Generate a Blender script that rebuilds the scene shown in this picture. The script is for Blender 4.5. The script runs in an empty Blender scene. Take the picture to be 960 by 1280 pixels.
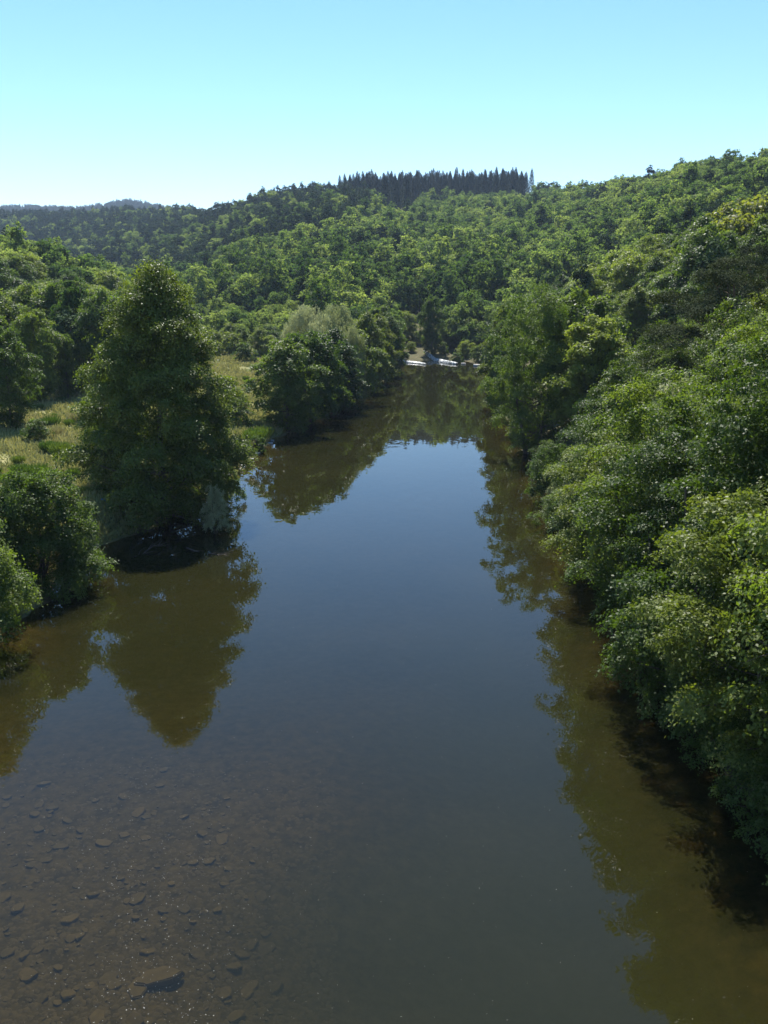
import bpy, math, random
import numpy as np
from mathutils import Vector, noise

random.seed(7)
sc = bpy.context.scene
COL = sc.collection
R = math.radians

# ------------------------------------------------------------------ camera, sky, sun, exposure
PITCH = R(13.4); FPX = 1150.0; CAMZ = 15.0
cam = bpy.data.cameras.new('camera')
cam.sensor_fit = 'VERTICAL'; cam.sensor_height = 36.0; cam.lens = 36.0 * FPX / 1280.0
cam.clip_start = 0.1; cam.clip_end = 20000
co = bpy.data.objects.new('camera', cam); COL.objects.link(co)
co.location = (0, 0, CAMZ); co.rotation_euler = (R(90) - PITCH, 0, 0)
sc.camera = co

SUN_EL, SUN_AZ = R(55), R(-8)          # azimuth measured from +Y, clockwise positive
sd = Vector((math.sin(SUN_AZ) * math.cos(SUN_EL), math.cos(SUN_AZ) * math.cos(SUN_EL), math.sin(SUN_EL)))
w = bpy.data.worlds.new('World'); sc.world = w; w.use_nodes = True
nt = w.node_tree; nt.nodes.clear()
sky = nt.nodes.new('ShaderNodeTexSky'); sky.sky_type = 'NISHITA'; sky.sun_disc = False
sky.sun_elevation = SUN_EL; sky.sun_rotation = SUN_AZ
sky.altitude = 1500; sky.air_density = 1.0; sky.dust_density = 0.0; sky.ozone_density = 1.0
bg = nt.nodes.new('ShaderNodeBackground'); bg.inputs[1].default_value = 0.112
hs = nt.nodes.new('ShaderNodeHueSaturation'); hs.inputs['Hue'].default_value = 0.500; hs.inputs['Saturation'].default_value = 1.22
wo = nt.nodes.new('ShaderNodeOutputWorld')
nt.links.new(sky.outputs[0], hs.inputs['Color']); nt.links.new(hs.outputs[0], bg.inputs[0]); nt.links.new(bg.outputs[0], wo.inputs[0])
sl = bpy.data.lights.new('sun', 'SUN'); sl.energy = 5.0; sl.angle = R(0.55); sl.color = (1.0, 0.955, 0.88)
so = bpy.data.objects.new('sun', sl); COL.objects.link(so)
so.rotation_euler = sd.to_track_quat('Z', 'Y').to_euler()
sc.view_settings.view_transform = 'Standard'; sc.view_settings.look = 'None'
sc.view_settings.exposure = 1.0; sc.view_settings.gamma = 1.0
cy = sc.cycles
cy.max_bounces = 6; cy.diffuse_bounces = 3; cy.glossy_bounces = 3; cy.transmission_bounces = 4
cy.transparent_max_bounces = 8; cy.volume_bounces = 0; cy.caustics_reflective = False; cy.caustics_refractive = False

# ------------------------------------------------------------------ node helpers
def mat(name):
    m = bpy.data.materials.new(name); m.use_nodes = True
    m.node_tree.nodes.clear()
    return m, m.node_tree
def N(t, typ, **kw):
    n = t.nodes.new(typ)
    for k, v in kw.items():
        if k in n.inputs.keys(): n.inputs[k].default_value = v
        else: setattr(n, k, v)
    return n
def L(t, a, b): t.links.new(a, b)
def ramp(t, stops):
    n = t.nodes.new('ShaderNodeValToRGB'); e = n.color_ramp.elements
    e[0].position, e[0].color = stops[0][0], (*stops[0][1], 1)
    e[1].position, e[1].color = stops[-1][0], (*stops[-1][1], 1)
    for p, c in stops[1:-1]:
        x = e.new(p); x.color = (*c, 1)
    return n
def mixc(t, f, a, b):
    n = t.nodes.new('ShaderNodeMix'); n.data_type = 'RGBA'
    if isinstance(f, float): n.inputs[0].default_value = f
    else: L(t, f, n.inputs[0])
    for s, v in ((6, a), (7, b)):
        if isinstance(v, tuple): n.inputs[s].default_value = (*v, 1)
        else: L(t, v, n.inputs[s])
    return n.outputs[2]

def leaf_material(name, dark, mid, light, trans=(1.2, 1.25, 0.42), tw=0.45, rough=0.5, spec=0.22):
    m, t = mat(name)
    out = N(t, 'ShaderNodeOutputMaterial')
    oi = N(t, 'ShaderNodeObjectInfo'); at = N(t, 'ShaderNodeAttribute', attribute_name='tint')
    a = N(t, 'ShaderNodeMath', operation='MULTIPLY'); a.inputs[1].default_value = 0.74; L(t, oi.outputs['Random'], a.inputs[0])
    b = N(t, 'ShaderNodeMath', operation='MULTIPLY_ADD'); b.inputs[1].default_value = 0.34; L(t, at.outputs['Fac'], b.inputs[0]); L(t, a.outputs[0], b.inputs[2])
    r = ramp(t, [(0.05, dark), (0.5, mid), (0.95, light)]); L(t, b.outputs[0], r.inputs[0])
    p = N(t, 'ShaderNodeBsdfPrincipled'); p.inputs['Roughness'].default_value = rough; p.inputs['Specular IOR Level'].default_value = spec
    L(t, r.outputs[0], p.inputs['Base Color'])
    tr = N(t, 'ShaderNodeBsdfTranslucent')
    mx = t.nodes.new('ShaderNodeMix'); mx.data_type = 'RGBA'; mx.blend_type = 'MULTIPLY'; mx.inputs[0].default_value = 1.0
    L(t, r.outputs[0], mx.inputs[6]); mx.inputs[7].default_value = (*[x * 1.5 for x in trans], 1); mx.clamp_result = False
    L(t, mx.outputs[2], tr.inputs[0])
    ms = N(t, 'ShaderNodeMixShader'); ms.inputs[0].default_value = tw
    L(t, p.outputs[0], ms.inputs[1]); L(t, tr.outputs[0], ms.inputs[2]); L(t, ms.outputs[0], out.inputs[0])
    return m

M = {}
M['leaf'] = leaf_material('leaf_green', (0.034, 0.066, 0.014), (0.082, 0.124, 0.024), (0.170, 0.205, 0.045))
M['leaf_alder'] = leaf_material('leaf_alder', (0.028, 0.056, 0.011), (0.064, 0.100, 0.018), (0.135, 0.165, 0.032), tw=.36)
M['leaf_far'] = leaf_material('leaf_forest', (0.036, 0.070, 0.028), (0.112, 0.158, 0.050), (0.225, 0.260, 0.095), spec=0.06, rough=0.7, trans=(1.1, 1.2, .5))
M['leaf_dark'] = leaf_material('leaf_dark', (0.022, 0.048, 0.014), (0.045, 0.082, 0.022), (0.080, 0.120, 0.030), spec=.1, rough=.7)
M['leaf_silver'] = leaf_material('leaf_silver', (0.20, 0.23, 0.10), (0.29, 0.31, 0.15), (0.37, 0.38, 0.22), tw=0.35, trans=(.8, .85, .6))
M['leaf_yellow'] = leaf_material('leaf_yellow', (0.12, 0.14, 0.03), (0.17, 0.18, 0.04), (0.22, 0.21, 0.06))
M['needle_spruce'] = leaf_material('needle_spruce', (0.010, 0.026, 0.014), (0.016, 0.036, 0.018), (0.025, 0.048, 0.022), tw=0.08, rough=0.8, spec=0.06)
M['needle_pine'] = leaf_material('needle_pine', (0.018, 0.036, 0.016), (0.028, 0.052, 0.022), (0.042, 0.072, 0.028), tw=0.12, rough=0.8, spec=0.06)
M['needle_near'] = leaf_material('needle_near_pine', (0.016, 0.028, 0.012), (0.028, 0.042, 0.018), (0.050, 0.062, 0.026), tw=0.1, rough=0.8, spec=0.06)
M['broom'] = leaf_material('broom_green', (0.055, 0.100, 0.018), (0.085, 0.140, 0.025), (0.13, 0.17, 0.035), tw=0.2)
M['dry'] = leaf_material('dry_twig', (0.16, 0.13, 0.08), (0.22, 0.19, 0.12), (0.30, 0.27, 0.17), tw=0.15, rough=0.7)
M['grass'] = leaf_material('grass', (0.12, 0.16, 0.042), (0.28, 0.28, 0.11), (0.49, 0.43, 0.23), tw=0.25, rough=0.7, trans=(.9, .85, .6), spec=.1)

m, t = mat('bark'); out = N(t, 'ShaderNodeOutputMaterial'); p = N(t, 'ShaderNodeBsdfPrincipled', Roughness=0.85)
tc = N(t, 'ShaderNodeTexCoord'); ns = N(t, 'ShaderNodeTexNoise', Scale=6.0, Detail=5.0); L(t, tc.outputs['Object'], ns.inputs[0])
r = ramp(t, [(0.3, (0.035, 0.028, 0.02)), (0.7, (0.12, 0.095, 0.07))]); L(t, ns.outputs[0], r.inputs[0]); L(t, r.outputs[0], p.inputs[0])
bp = N(t, 'ShaderNodeBump', Strength=0.6, Distance=0.05); L(t, ns.outputs[0], bp.inputs['Height']); L(t, bp.outputs[0], p.inputs['Normal']); L(t, p.outputs[0], out.inputs[0])
M['bark'] = m
m, t = mat('pine_bark'); out = N(t, 'ShaderNodeOutputMaterial'); p = N(t, 'ShaderNodeBsdfPrincipled', Roughness=0.85)
tc = N(t, 'ShaderNodeTexCoord'); ns = N(t, 'ShaderNodeTexNoise', Scale=5.0, Detail=5.0); L(t, tc.outputs['Object'], ns.inputs[0])
r = ramp(t, [(0.3, (0.07, 0.04, 0.03)), (0.7, (0.22, 0.12, 0.08))]); L(t, ns.outputs[0], r.inputs[0]); L(t, r.outputs[0], p.inputs[0]); L(t, p.outputs[0], out.inputs[0])
M['pine_bark'] = m

m, t = mat('stone'); out = N(t, 'ShaderNodeOutputMaterial'); p = N(t, 'ShaderNodeBsdfPrincipled', Roughness=0.8)
tc = N(t, 'ShaderNodeTexCoord'); ns = N(t, 'ShaderNodeTexNoise', Scale=3.0, Detail=7.0); L(t, tc.outputs['Object'], ns.inputs[0])
oi = N(t, 'ShaderNodeObjectInfo')
r = ramp(t, [(0.3, (0.07, 0.06, 0.035)), (0.7, (0.17, 0.135, 0.075))]); L(t, ns.outputs[0], r.inputs[0])
r2 = ramp(t, [(0.0, (0.08, 0.07, 0.045)), (1.0, (0.20, 0.16, 0.09))]); L(t, oi.outputs['Random'], r2.inputs[0])
L(t, mixc(t, 0.5, r.outputs[0], r2.outputs[0]), p.inputs[0])
bp = N(t, 'ShaderNodeBump', Strength=0.5, Distance=0.04); L(t, ns.outputs[0], bp.inputs['Height']); L(t, bp.outputs[0], p.inputs['Normal']); L(t, p.outputs[0], out.inputs[0])
M['stone'] = m
m, t = mat('pale_rock'); out = N(t, 'ShaderNodeOutputMaterial'); p = N(t, 'ShaderNodeBsdfPrincipled', Roughness=0.85)
tc = N(t, 'ShaderNodeTexCoord'); ns = N(t, 'ShaderNodeTexNoise', Scale=2.0, Detail=7.0); L(t, tc.outputs['Object'], ns.inputs[0])
r = ramp(t, [(0.3, (0.28, 0.26, 0.23)), (0.7, (0.55, 0.53, 0.49))]); L(t, ns.outputs[0], r.inputs[0]); L(t, r.outputs[0], p.inputs[0]); L(t, p.outputs[0], out.inputs[0])
M['pale_rock'] = m

# ------------------------------------------------------------------ terrain height
LY = [-80, 0, 20, 33, 45, 50, 55, 60, 74, 85, 96, 119, 150, 175, 200, 215]
LX = [-18, -18, -17.6, -17, -17, -17.6, -16.6, -14.4, -12.6, -12.5, -11.6, -6.2, -1.8, 1.8, 3.5, 4.5]
RY = [-80, 0, 20, 34, 46, 63, 75, 90, 131, 160, 190, 215]
RX = [12.5, 11.9, 11.2, 11.2, 11.4, 12.4, 13.2, 13.8, 16, 18.5, 21, 21.5]
PROF = [
 (-1.2, [(110, 10), (200, 55), (300, 70), (600, 30), (1100, 60), (1500, 40), (2500, 120), (5000, 60)]),
 (-.60, [(110, 3), (180, 24), (250, 36), (320, 34), (600, 15), (1100, 90), (1500, 60), (2600, 215), (5000, 100)]),
 (-.40, [(100, 2), (150, 6), (250, 22), (320, 19), (450, 6), (700, 25), (1100, 94), (1300, 80), (2500, 224), (3000, 190)]),
 (-.315, [(110, 2), (160, 4), (220, 13), (290, 12), (450, 6), (700, 34), (1100, 97), (1300, 80), (2500, 222), (3000, 190)]),
 (-.265, [(110, 2), (160, 3), (220, 7), (290, 8), (450, 10), (700, 44), (1100, 100), (1300, 80), (2500, 238), (3000, 190)]),
 (-.20, [(120, 2), (200, 3), (300, 8), (450, 18), (700, 55), (1000, 91), (1300, 75), (2500, 215), (3000, 170)]),
 (-.15, [(130, 2), (205, 4), (300, 11), (480, 34), (740, 72), (900, 66), (1500, 50), (2500, 100)]),
 (-.116, [(130, 2), (210, 4), (300, 13), (500, 42), (750, 83), (900, 70), (1500, 50), (2500, 90)]),
 (-.045, [(205, 2), (300, 15), (500, 50), (760, 88), (900, 75), (1500, 50)]),
 (.05, [(212, 2), (300, 13), (500, 44), (790, 90), (900, 84), (1500, 50)]),
 (.149, [(200, 4), (300, 18), (400, 33), (600, 64), (790, 91), (900, 80), (1500, 50)]),
 (.175, [(200, 6), (300, 20), (400, 36), (600, 66), (740, 83), (900, 76), (1500, 50)]),
 (.20, [(200, 8), (300, 22), (400, 38), (600, 69), (660, 77), (900, 70), (1500, 50)]),
 (.248, [(200, 12), (300, 27), (400, 44), (550, 69), (700, 65), (1500, 50)]),
 (.315, [(150, 12), (200, 20), (300, 38), (450, 64), (600, 62), (1500, 50)]),
 (.397, [(100, 10), (200, 25), (300, 44), (400, 61), (600, 60), (1500, 50)]),
 (.70, [(100, 22), (200, 50), (300, 72), (400, 85), (600, 80), (1500, 60)]),
 (1.2, [(100, 34), (200, 64), (300, 85), (600, 90), (1500, 60)]),
]
PR = np.array([p[0] for p in PROF])
def sstep(a, b, x):
    t = np.clip((x - a) / (b - a), 0, 1); return t * t * (3 - 2 * t)
def wob(x, y, s, seed=0):
    return (np.sin(x / s * 1.7 + seed) * np.cos(y / s * 1.3 + seed * 2.1) + 0.6 * np.sin((x + y) / s * 2.9 + 1.3 + seed)
            + 0.4 * np.cos((x * 1.3 - y) / s * 4.7 + 0.7 * seed)) / 2.0
def H(x, y):
    x = np.atleast_1d(np.asarray(x, float)); y = np.atleast_1d(np.asarray(y, float))
    x, y = np.broadcast_arrays(x, y)
    xl = np.interp(y, LY, LX) + 0.35 * np.sin(y * 0.9) + 0.25 * np.sin(y * 2.3 + 1)
    xr = np.interp(y, RY, RX) + 0.3 * np.sin(y * 0.8 + 2) + 0.2 * np.sin(y * 2.1)
    dl = xl - x; dr = x - xr
    endd = np.maximum(0, y - 212)
    # left meadow terrace, right steep slope, river bed between
    left = 1.3 * sstep(0, 3.2, dl) + 0.018 * np.maximum(dl, 0) + 0.35 * wob(x, y, 9) * sstep(1, 8, dl)
    right = 0.9 * sstep(0, 2, dr) + 0.36 * np.maximum(dr - 1, 0) + 0.5 * wob(x, y, 11, 3) * sstep(1, 8, dr)
    ins = np.minimum(-dl, -dr)
    # bed: shallow shelf on the near left, deeper towards the right and up the river
    shelf = 0.27 + 1.5 * sstep(-6.5, 5.5, x + (y - 16) * -0.25 + 0.6 * np.sin(y * .7)) + 0.8 * sstep(24, 40, y)
    dep = np.minimum(shelf, 0.25 * np.maximum(ins, 0) + 0.02) * (1 - 0.25 * sstep(6, 13, x) * (1 - sstep(24, 34, y)))
    near = np.where(dl > 0, left, np.where(dr > 0, right, -dep))
    rr = x / np.maximum(y, 60)
    prof = np.stack([np.interp(y, [q[0] for q in p[1]], [q[1] for q in p[1]]) for p in PROF])
    idx = np.clip(np.searchsorted(PR, rr) - 1, 0, len(PR) - 2)
    f = np.clip((rr - PR[idx]) / (PR[idx + 1] - PR[idx]), 0, 1); f = f * f * (3 - 2 * f) * 0.5 + f * 0.5
    far = np.take_along_axis(prof, idx[None], 0)[0] * (1 - f) + np.take_along_axis(prof, idx[None] + 1, 0)[0] * f
    far = far + 2.2 * wob(x, y, 70, 5) * sstep(230, 420, y) + 1.0 * wob(x, y, 28, 8) * sstep(230, 320, y)
    wgt = sstep(125, 215, y)
    land = near * (1 - wgt) + far * wgt
    inriver = (dl <= 0) & (dr <= 0) & (y < 214)
    bankm = sstep(0, 10, np.maximum(dl, dr))
    lowland = near * (1 - bankm) + land * bankm
    z = np.where(inriver, np.where(y > 204, -dep + (y - 204) * 0.14, -dep), np.where(y < 214, lowland, np.minimum(far, 0.4 + (y - 214) * 0.12 + 0.002 * (y - 214) ** 2 + 0.3 * np.maximum(0, np.maximum(dl, dr)))))
    return z
def Hs(x, y): return float(H(x, y)[0])

def grid_mesh(name, X, Y, Z, keep=None):
    n, mm = X.shape
    V = np.stack([X, Y, Z], -1).reshape(-1, 3)
    i = np.arange(n * mm).reshape(n, mm)
    F = np.stack([i[:-1, :-1], i[:-1, 1:], i[1:, 1:], i[1:, :-1]], -1).reshape(-1, 4)
    if keep is not None:
        F = F[keep.reshape(-1)]
        used = np.unique(F); mp = -np.ones(len(V), int); mp[used] = np.arange(len(used)); V = V[used]; F = mp[F]
    return V, F
def mk(name, V, F, mats=(), mi=None, tint=None, smooth=False):
    me = bpy.data.meshes.new(name)
    V = np.asarray(V, np.float32); F = np.asarray(F, np.int32); k = F.shape[1]
    me.vertices.add(len(V)); me.vertices.foreach_set('co', V.ravel())
    me.loops.add(F.size); me.loops.foreach_set('vertex_index', F.ravel())
    me.polygons.add(len(F)); me.polygons.foreach_set('loop_start', np.arange(0, F.size, k, dtype=np.int32))
    for x in mats: me.materials.append(x)
    if mi is not None: me.polygons.foreach_set('material_index', np.asarray(mi, np.int32))
    if smooth: me.polygons.foreach_set('use_smooth', np.ones(len(F), bool))
    me.update(calc_edges=True)
    if tint is not None:
        a = me.attributes.new('tint', 'FLOAT', 'FACE'); a.data.foreach_set('value', np.asarray(tint, np.float32))
    return me
def link(name, me, parent=None, loc=None, rz=0, s=1):
    o = bpy.data.objects.new(name, me); COL.objects.link(o)
    if parent: o.parent = parent
    if loc is not None: o.location = loc
    if rz: o.rotation_euler = (0, 0, rz)
    if s != 1: o.scale = (s, s, s) if not isinstance(s, tuple) else s
    return o
def tag(o, label=None, cat=None, group=None, kind=None):
    if label: o['label'] = label
    if cat: o['category'] = cat
    if group: o['group'] = group
    if kind: o['kind'] = kind
    return o

# ------------------------------------------------------------------ ground sheet
ys = np.concatenate([np.arange(-90, 0, 3.0), np.arange(0, 120, 0.8), np.arange(120, 260, 1.6), 260 * np.exp(np.linspace(0, math.log(6000 / 260), 130))])
s = np.linspace(-1, 1, 281); s = np.sign(s) * (0.32 * np.abs(s) + 0.68 * np.abs(s) ** 2.2)
Yg, Sg = np.meshgrid(ys, s, indexing='ij')
Xg = Sg * (70 + 1.15 * np.maximum(Yg, 0))
Zg = H(Xg, Yg)
V, F = grid_mesh('ground', Xg, Yg, Zg)
m, t = mat('ground'); out = N(t, 'ShaderNodeOutputMaterial'); p = N(t, 'ShaderNodeBsdfPrincipled', Roughness=0.95)
p.inputs['Specular IOR Level'].default_value = 0.15
geo = N(t, 'ShaderNodeNewGeometry')
n1 = N(t, 'ShaderNodeTexNoise', Scale=0.22, Detail=6.0, Roughness=0.65); L(t, geo.outputs['Position'], n1.inputs[0])
n2 = N(t, 'ShaderNodeTexNoise', Scale=2.2, Detail=7.0, Roughness=0.7); L(t, geo.outputs['Position'], n2.inputs[0])
n3 = N(t, 'ShaderNodeTexNoise', Scale=0.09, Detail=3.0); L(t, geo.outputs['Position'], n3.inputs[0])
meadow = ramp(t, [(0.32, (0.07, 0.095, 0.025)), (0.48, (0.16, 0.165, 0.055)), (0.62, (0.29, 0.25, 0.11)), (0.75, (0.36, 0.29, 0.15))])
ma = N(t, 'ShaderNodeMath', operation='ADD'); mb = N(t, 'ShaderNodeMath', operation='MULTIPLY'); mb.inputs[1].default_value = 0.5
L(t, n1.outputs[0], ma.inputs[0]); L(t, n2.outputs[0], ma.inputs[1]); L(t, ma.outputs[0], mb.inputs[0]); L(t, mb.outputs[0], meadow.inputs[0])
litter = ramp(t, [(0.35, (0.05, 0.055, 0.02)), (0.65, (0.11, 0.09, 0.05))]); L(t, n2.outputs[0], litter.inputs[0])
bed = ramp(t, [(0.30, (0.045, 0.040, 0.020)), (0.5, (0.10, 0.085, 0.042)), (0.72, (0.17, 0.14, 0.07))]); L(t, n2.outputs[0], bed.inputs[0])
za = N(t, 'ShaderNodeAttribute', attribute_name='zone'); zb = N(t, 'ShaderNodeAttribute', attribute_name='bed')
c1 = mixc(t, za.outputs['Fac'], litter.outputs[0], meadow.outputs[0]); c2 = mixc(t, zb.outputs['Fac'], c1, bed.outputs[0])
L(t, c2, p.inputs['Base Color'])
bp = N(t, 'ShaderNodeBump', Strength=0.7, Distance=0.12); L(t, n2.outputs[0], bp.inputs['Height']); L(t, bp.outputs[0], p.inputs['Normal']); L(t, p.outputs[0], out.inputs[0])
me = mk('ground', V, F, [m], smooth=True)
vx, vy, vz = V[:, 0], V[:, 1], V[:, 2]
zone = (vx < np.interp(vy, LY, LX)) * (1 - sstep(150, 230, vy)) * (vy > -90)
zone = np.maximum(zone, 0.1)
a = me.attributes.new('zone', 'FLOAT', 'POINT'); a.data.foreach_set('value', zone.astype(np.float32))
a = me.attributes.new('bed', 'FLOAT', 'POINT'); a.data.foreach_set('value', (1 - sstep(-0.1, 0.12, vz)).astype(np.float32))
tag(link('ground', me), kind='structure')

# ------------------------------------------------------------------ river surface
yy = np.arange(-85, 214.1, 1.0); xx = np.arange(-24, 27.1, 0.5)
Yw, Xw = np.meshgrid(yy, xx, indexing='ij'); Hw = H(Xw, Yw)
low = np.minimum.reduce([Hw[:-1, :-1], Hw[1:, :-1], Hw[:-1, 1:], Hw[1:, 1:]]) < 0.02
V, F = grid_mesh('w', Xw, Yw, np.zeros_like(Xw), low)
dep = np.maximum(0, -H(V[:, 0], V[:, 1]))
m, t = mat('river_water'); out = N(t, 'ShaderNodeOutputMaterial')
geo = N(t, 'ShaderNodeNewGeometry')
mp = N(t, 'ShaderNodeMapping'); mp.inputs['Scale'].default_value = (1.0, 0.45, 1.0); L(t, geo.outputs['Position'], mp.inputs[0])
wn = N(t, 'ShaderNodeTexNoise', Scale=1.1, Detail=2.5, Roughness=0.5); L(t, mp.outputs[0], wn.inputs[0])
bp = N(t, 'ShaderNodeBump', Strength=0.11, Distance=0.05); L(t, wn.outputs[0], bp.inputs['Height'])
mp2 = N(t, 'ShaderNodeMapping'); mp2.inputs['Scale'].default_value = (1.0, 0.3, 1.0); L(t, geo.outputs['Position'], mp2.inputs[0])
wp = N(t, 'ShaderNodeTexNoise', Scale=0.14, Detail=2.0); L(t, mp2.outputs[0], wp.inputs[0])
wr = N(t, 'ShaderNodeMapRange'); wr.inputs[1].default_value = .42; wr.inputs[2].default_value = .68; wr.inputs[3].default_value = .06; wr.inputs[4].default_value = .30; L(t, wp.outputs[0], wr.inputs[0]); L(t, wr.outputs[0], bp.inputs['Strength'])
da = N(t, 'ShaderNodeAttribute', attribute_name='depth')
e1 = N(t, 'ShaderNodeMath', operation='MULTIPLY'); e1.inputs[1].default_value = -1.4; L(t, da.outputs['Fac'], e1.inputs[0])
e2 = N(t, 'ShaderNodeMath', operation='EXPONENT'); L(t, e1.outputs[0], e2.inputs[0])
e3 = N(t, 'ShaderNodeMath', operation='SUBTRACT'); e3.inputs[0].default_value = 1.0; L(t, e2.outputs[0], e3.inputs[1])
trn = N(t, 'ShaderNodeBsdfTransparent'); trn.inputs[0].default_value = (0.59, 0.535, 0.34, 1)
dif = N(t, 'ShaderNodeBsdfDiffuse'); 
mur = N(t, 'ShaderNodeTexNoise', Scale=0.12, Detail=3.0); L(t, geo.outputs['Position'], mur.inputs[0])
mr = ramp(t, [(0.3, (0.0140, 0.0148, 0.0042)), (0.7, (0.0195, 0.019, 0.006))]); L(t, mur.outputs[0], mr.inputs[0]); L(t, mr.outputs[0], dif.inputs[0])
body = N(t, 'ShaderNodeMixShader'); L(t, e3.outputs[0], body.inputs[0]); L(t, trn.outputs[0], body.inputs[1]); L(t, dif.outputs[0], body.inputs[2])
gl = N(t, 'ShaderNodeBsdfGlossy'); gl.inputs['Roughness'].default_value = 0.012; L(t, bp.outputs[0], gl.inputs['Normal'])
fr = N(t, 'ShaderNodeFresnel', IOR=1.40); L(t, bp.outputs[0], fr.inputs['Normal'])
ms = N(t, 'ShaderNodeMixShader'); L(t, fr.outputs[0], ms.inputs[0]); L(t, body.outputs[0], ms.inputs[1]); L(t, gl.outputs[0], ms.inputs[2]); L(t, ms.outputs[0], out.inputs[0])
me = mk('water', V, F, [m], smooth=True)
a = me.attributes.new('depth', 'FLOAT', 'POINT'); a.data.foreach_set('value', dep.astype(np.float32))
tag(link('river_water', me), kind='structure')

# ------------------------------------------------------------------ mesh makers for vegetation
class MB:
    def __init__(s): s.V = []; s.F = []; s.M = []; s.T = []; s.n = 0
    def add(s, V, F, mi=0, tint=None):
        V = np.asarray(V, float); F = np.asarray(F, int)
        s.V.append(V); s.F.append(F + s.n); s.n += len(V)
        s.M.append(np.full(len(F), mi)); s.T.append(np.full(len(F), .5) if tint is None else tint)
    def mesh(s, name, mats):
        return mk(name, np.concatenate(s.V), np.concatenate(s.F), mats, np.concatenate(s.M), np.concatenate(s.T))
def tube(mb, pts, rad, sides=7, mi=0):
    pts = np.asarray(pts, float); n = len(pts); V = []
    for i in range(n):
        d = pts[min(i + 1, n - 1)] - pts[max(i - 1, 0)]; d /= (np.linalg.norm(d) + 1e-9)
        a = np.cross(d, [0.13, 0.9, 0.21] if abs(d[1]) < .9 else [1, 0, 0]); a /= np.linalg.norm(a); b = np.cross(d, a)
        th = np.arange(sides) * 2 * math.pi / sides
        V.append(pts[i] + rad[i] * (np.cos(th)[:, None] * a + np.sin(th)[:, None] * b))
    F = [[i * sides + j, i * sides + (j + 1) % sides, (i + 1) * sides + (j + 1) % sides, (i + 1) * sides + j] for i in range(n - 1) for j in range(sides)]
    mb.add(np.concatenate(V), F, mi)
def unit(v): return v / (np.linalg.norm(v, axis=-1, keepdims=True) + 1e-9)
def leaves(mb, C, Nn, size, rng, mi=0, tint=None, aspect=0.62, axis=None, fold=0.12):
    n = len(C)
    Nn = unit(Nn); 
    a = unit(np.cross(Nn, rng.normal(size=(n, 3)))) if axis is None else unit(axis)
    b = unit(np.cross(Nn, a))
    sz = size * rng.uniform(0.65, 1.3, (n, 1))
    A = a * sz * .5; B = b * sz * .5 * aspect; U = np.cross(a, b) * sz * fold
    V = np.stack([C - A, C + B + U, C + A, C - B + U], 1).reshape(-1, 3)
    mb.add(V, np.arange(4 * n).reshape(-1, 4), mi, tint)

PROFW = {
 'round': lambda t: np.sqrt(np.clip(1 - (1.9 * t - .95) ** 2, 0, 1)),
 'dome': lambda t: np.sqrt(np.clip(1 - (t * .97) ** 2.2, 0, 1)),
 'alder': lambda t: np.where(t < .25, .78 + t * .88, np.clip((1 - t) / .75, 0, 1) ** .58),
 'oval': lambda t: np.clip(np.sin(math.pi * np.clip(t * .93 + .05, 0, 1)), 0, 1) ** .6,
 'poplar': lambda t: np.clip(np.sin(math.pi * np.clip(t ** .8 * .93 + .05, 0, 1)), 0, 1) ** .5,
 'pine': lambda t: np.where(t < .3, .55 + t, np.sqrt(np.clip(1 - ((t - .4) / .62) ** 2, 0, 1)) * .95),
}
def lobes(kind, h, base, rad, n, flat, rng, lr):
    f = PROFW[kind]; Ls = []
    ch = h - base
    for i in range(n):
        t = (i + rng.uniform(0, .9)) / n
        wv = float(f(np.array(t))) * rad
        R0 = lr * rad * rng.uniform(.75, 1.25) * (0.55 + 0.45 * float(f(np.array(t))))
        if t > .9: R0 *= .7
        k = 2.39996 * i + rng.uniform(-.4, .4)
        rr = max(0, wv - R0 * .75) * rng.uniform(.74, 1.2)
        z = base + ch * t
        z = min(z, h - R0 * flat * .7)
        Ls.append((np.array([rr * math.cos(k), rr * math.sin(k), max(z, base + R0 * flat * .5)]), R0, flat))
    # inner filling lobes
    for t in (.25, .5, .75):
        R0 = rad * .5 * float(f(np.array(t)))
        Ls.append((np.array([0, 0, base + ch * t]), max(R0, .3), 1.0))
    return Ls
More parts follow.
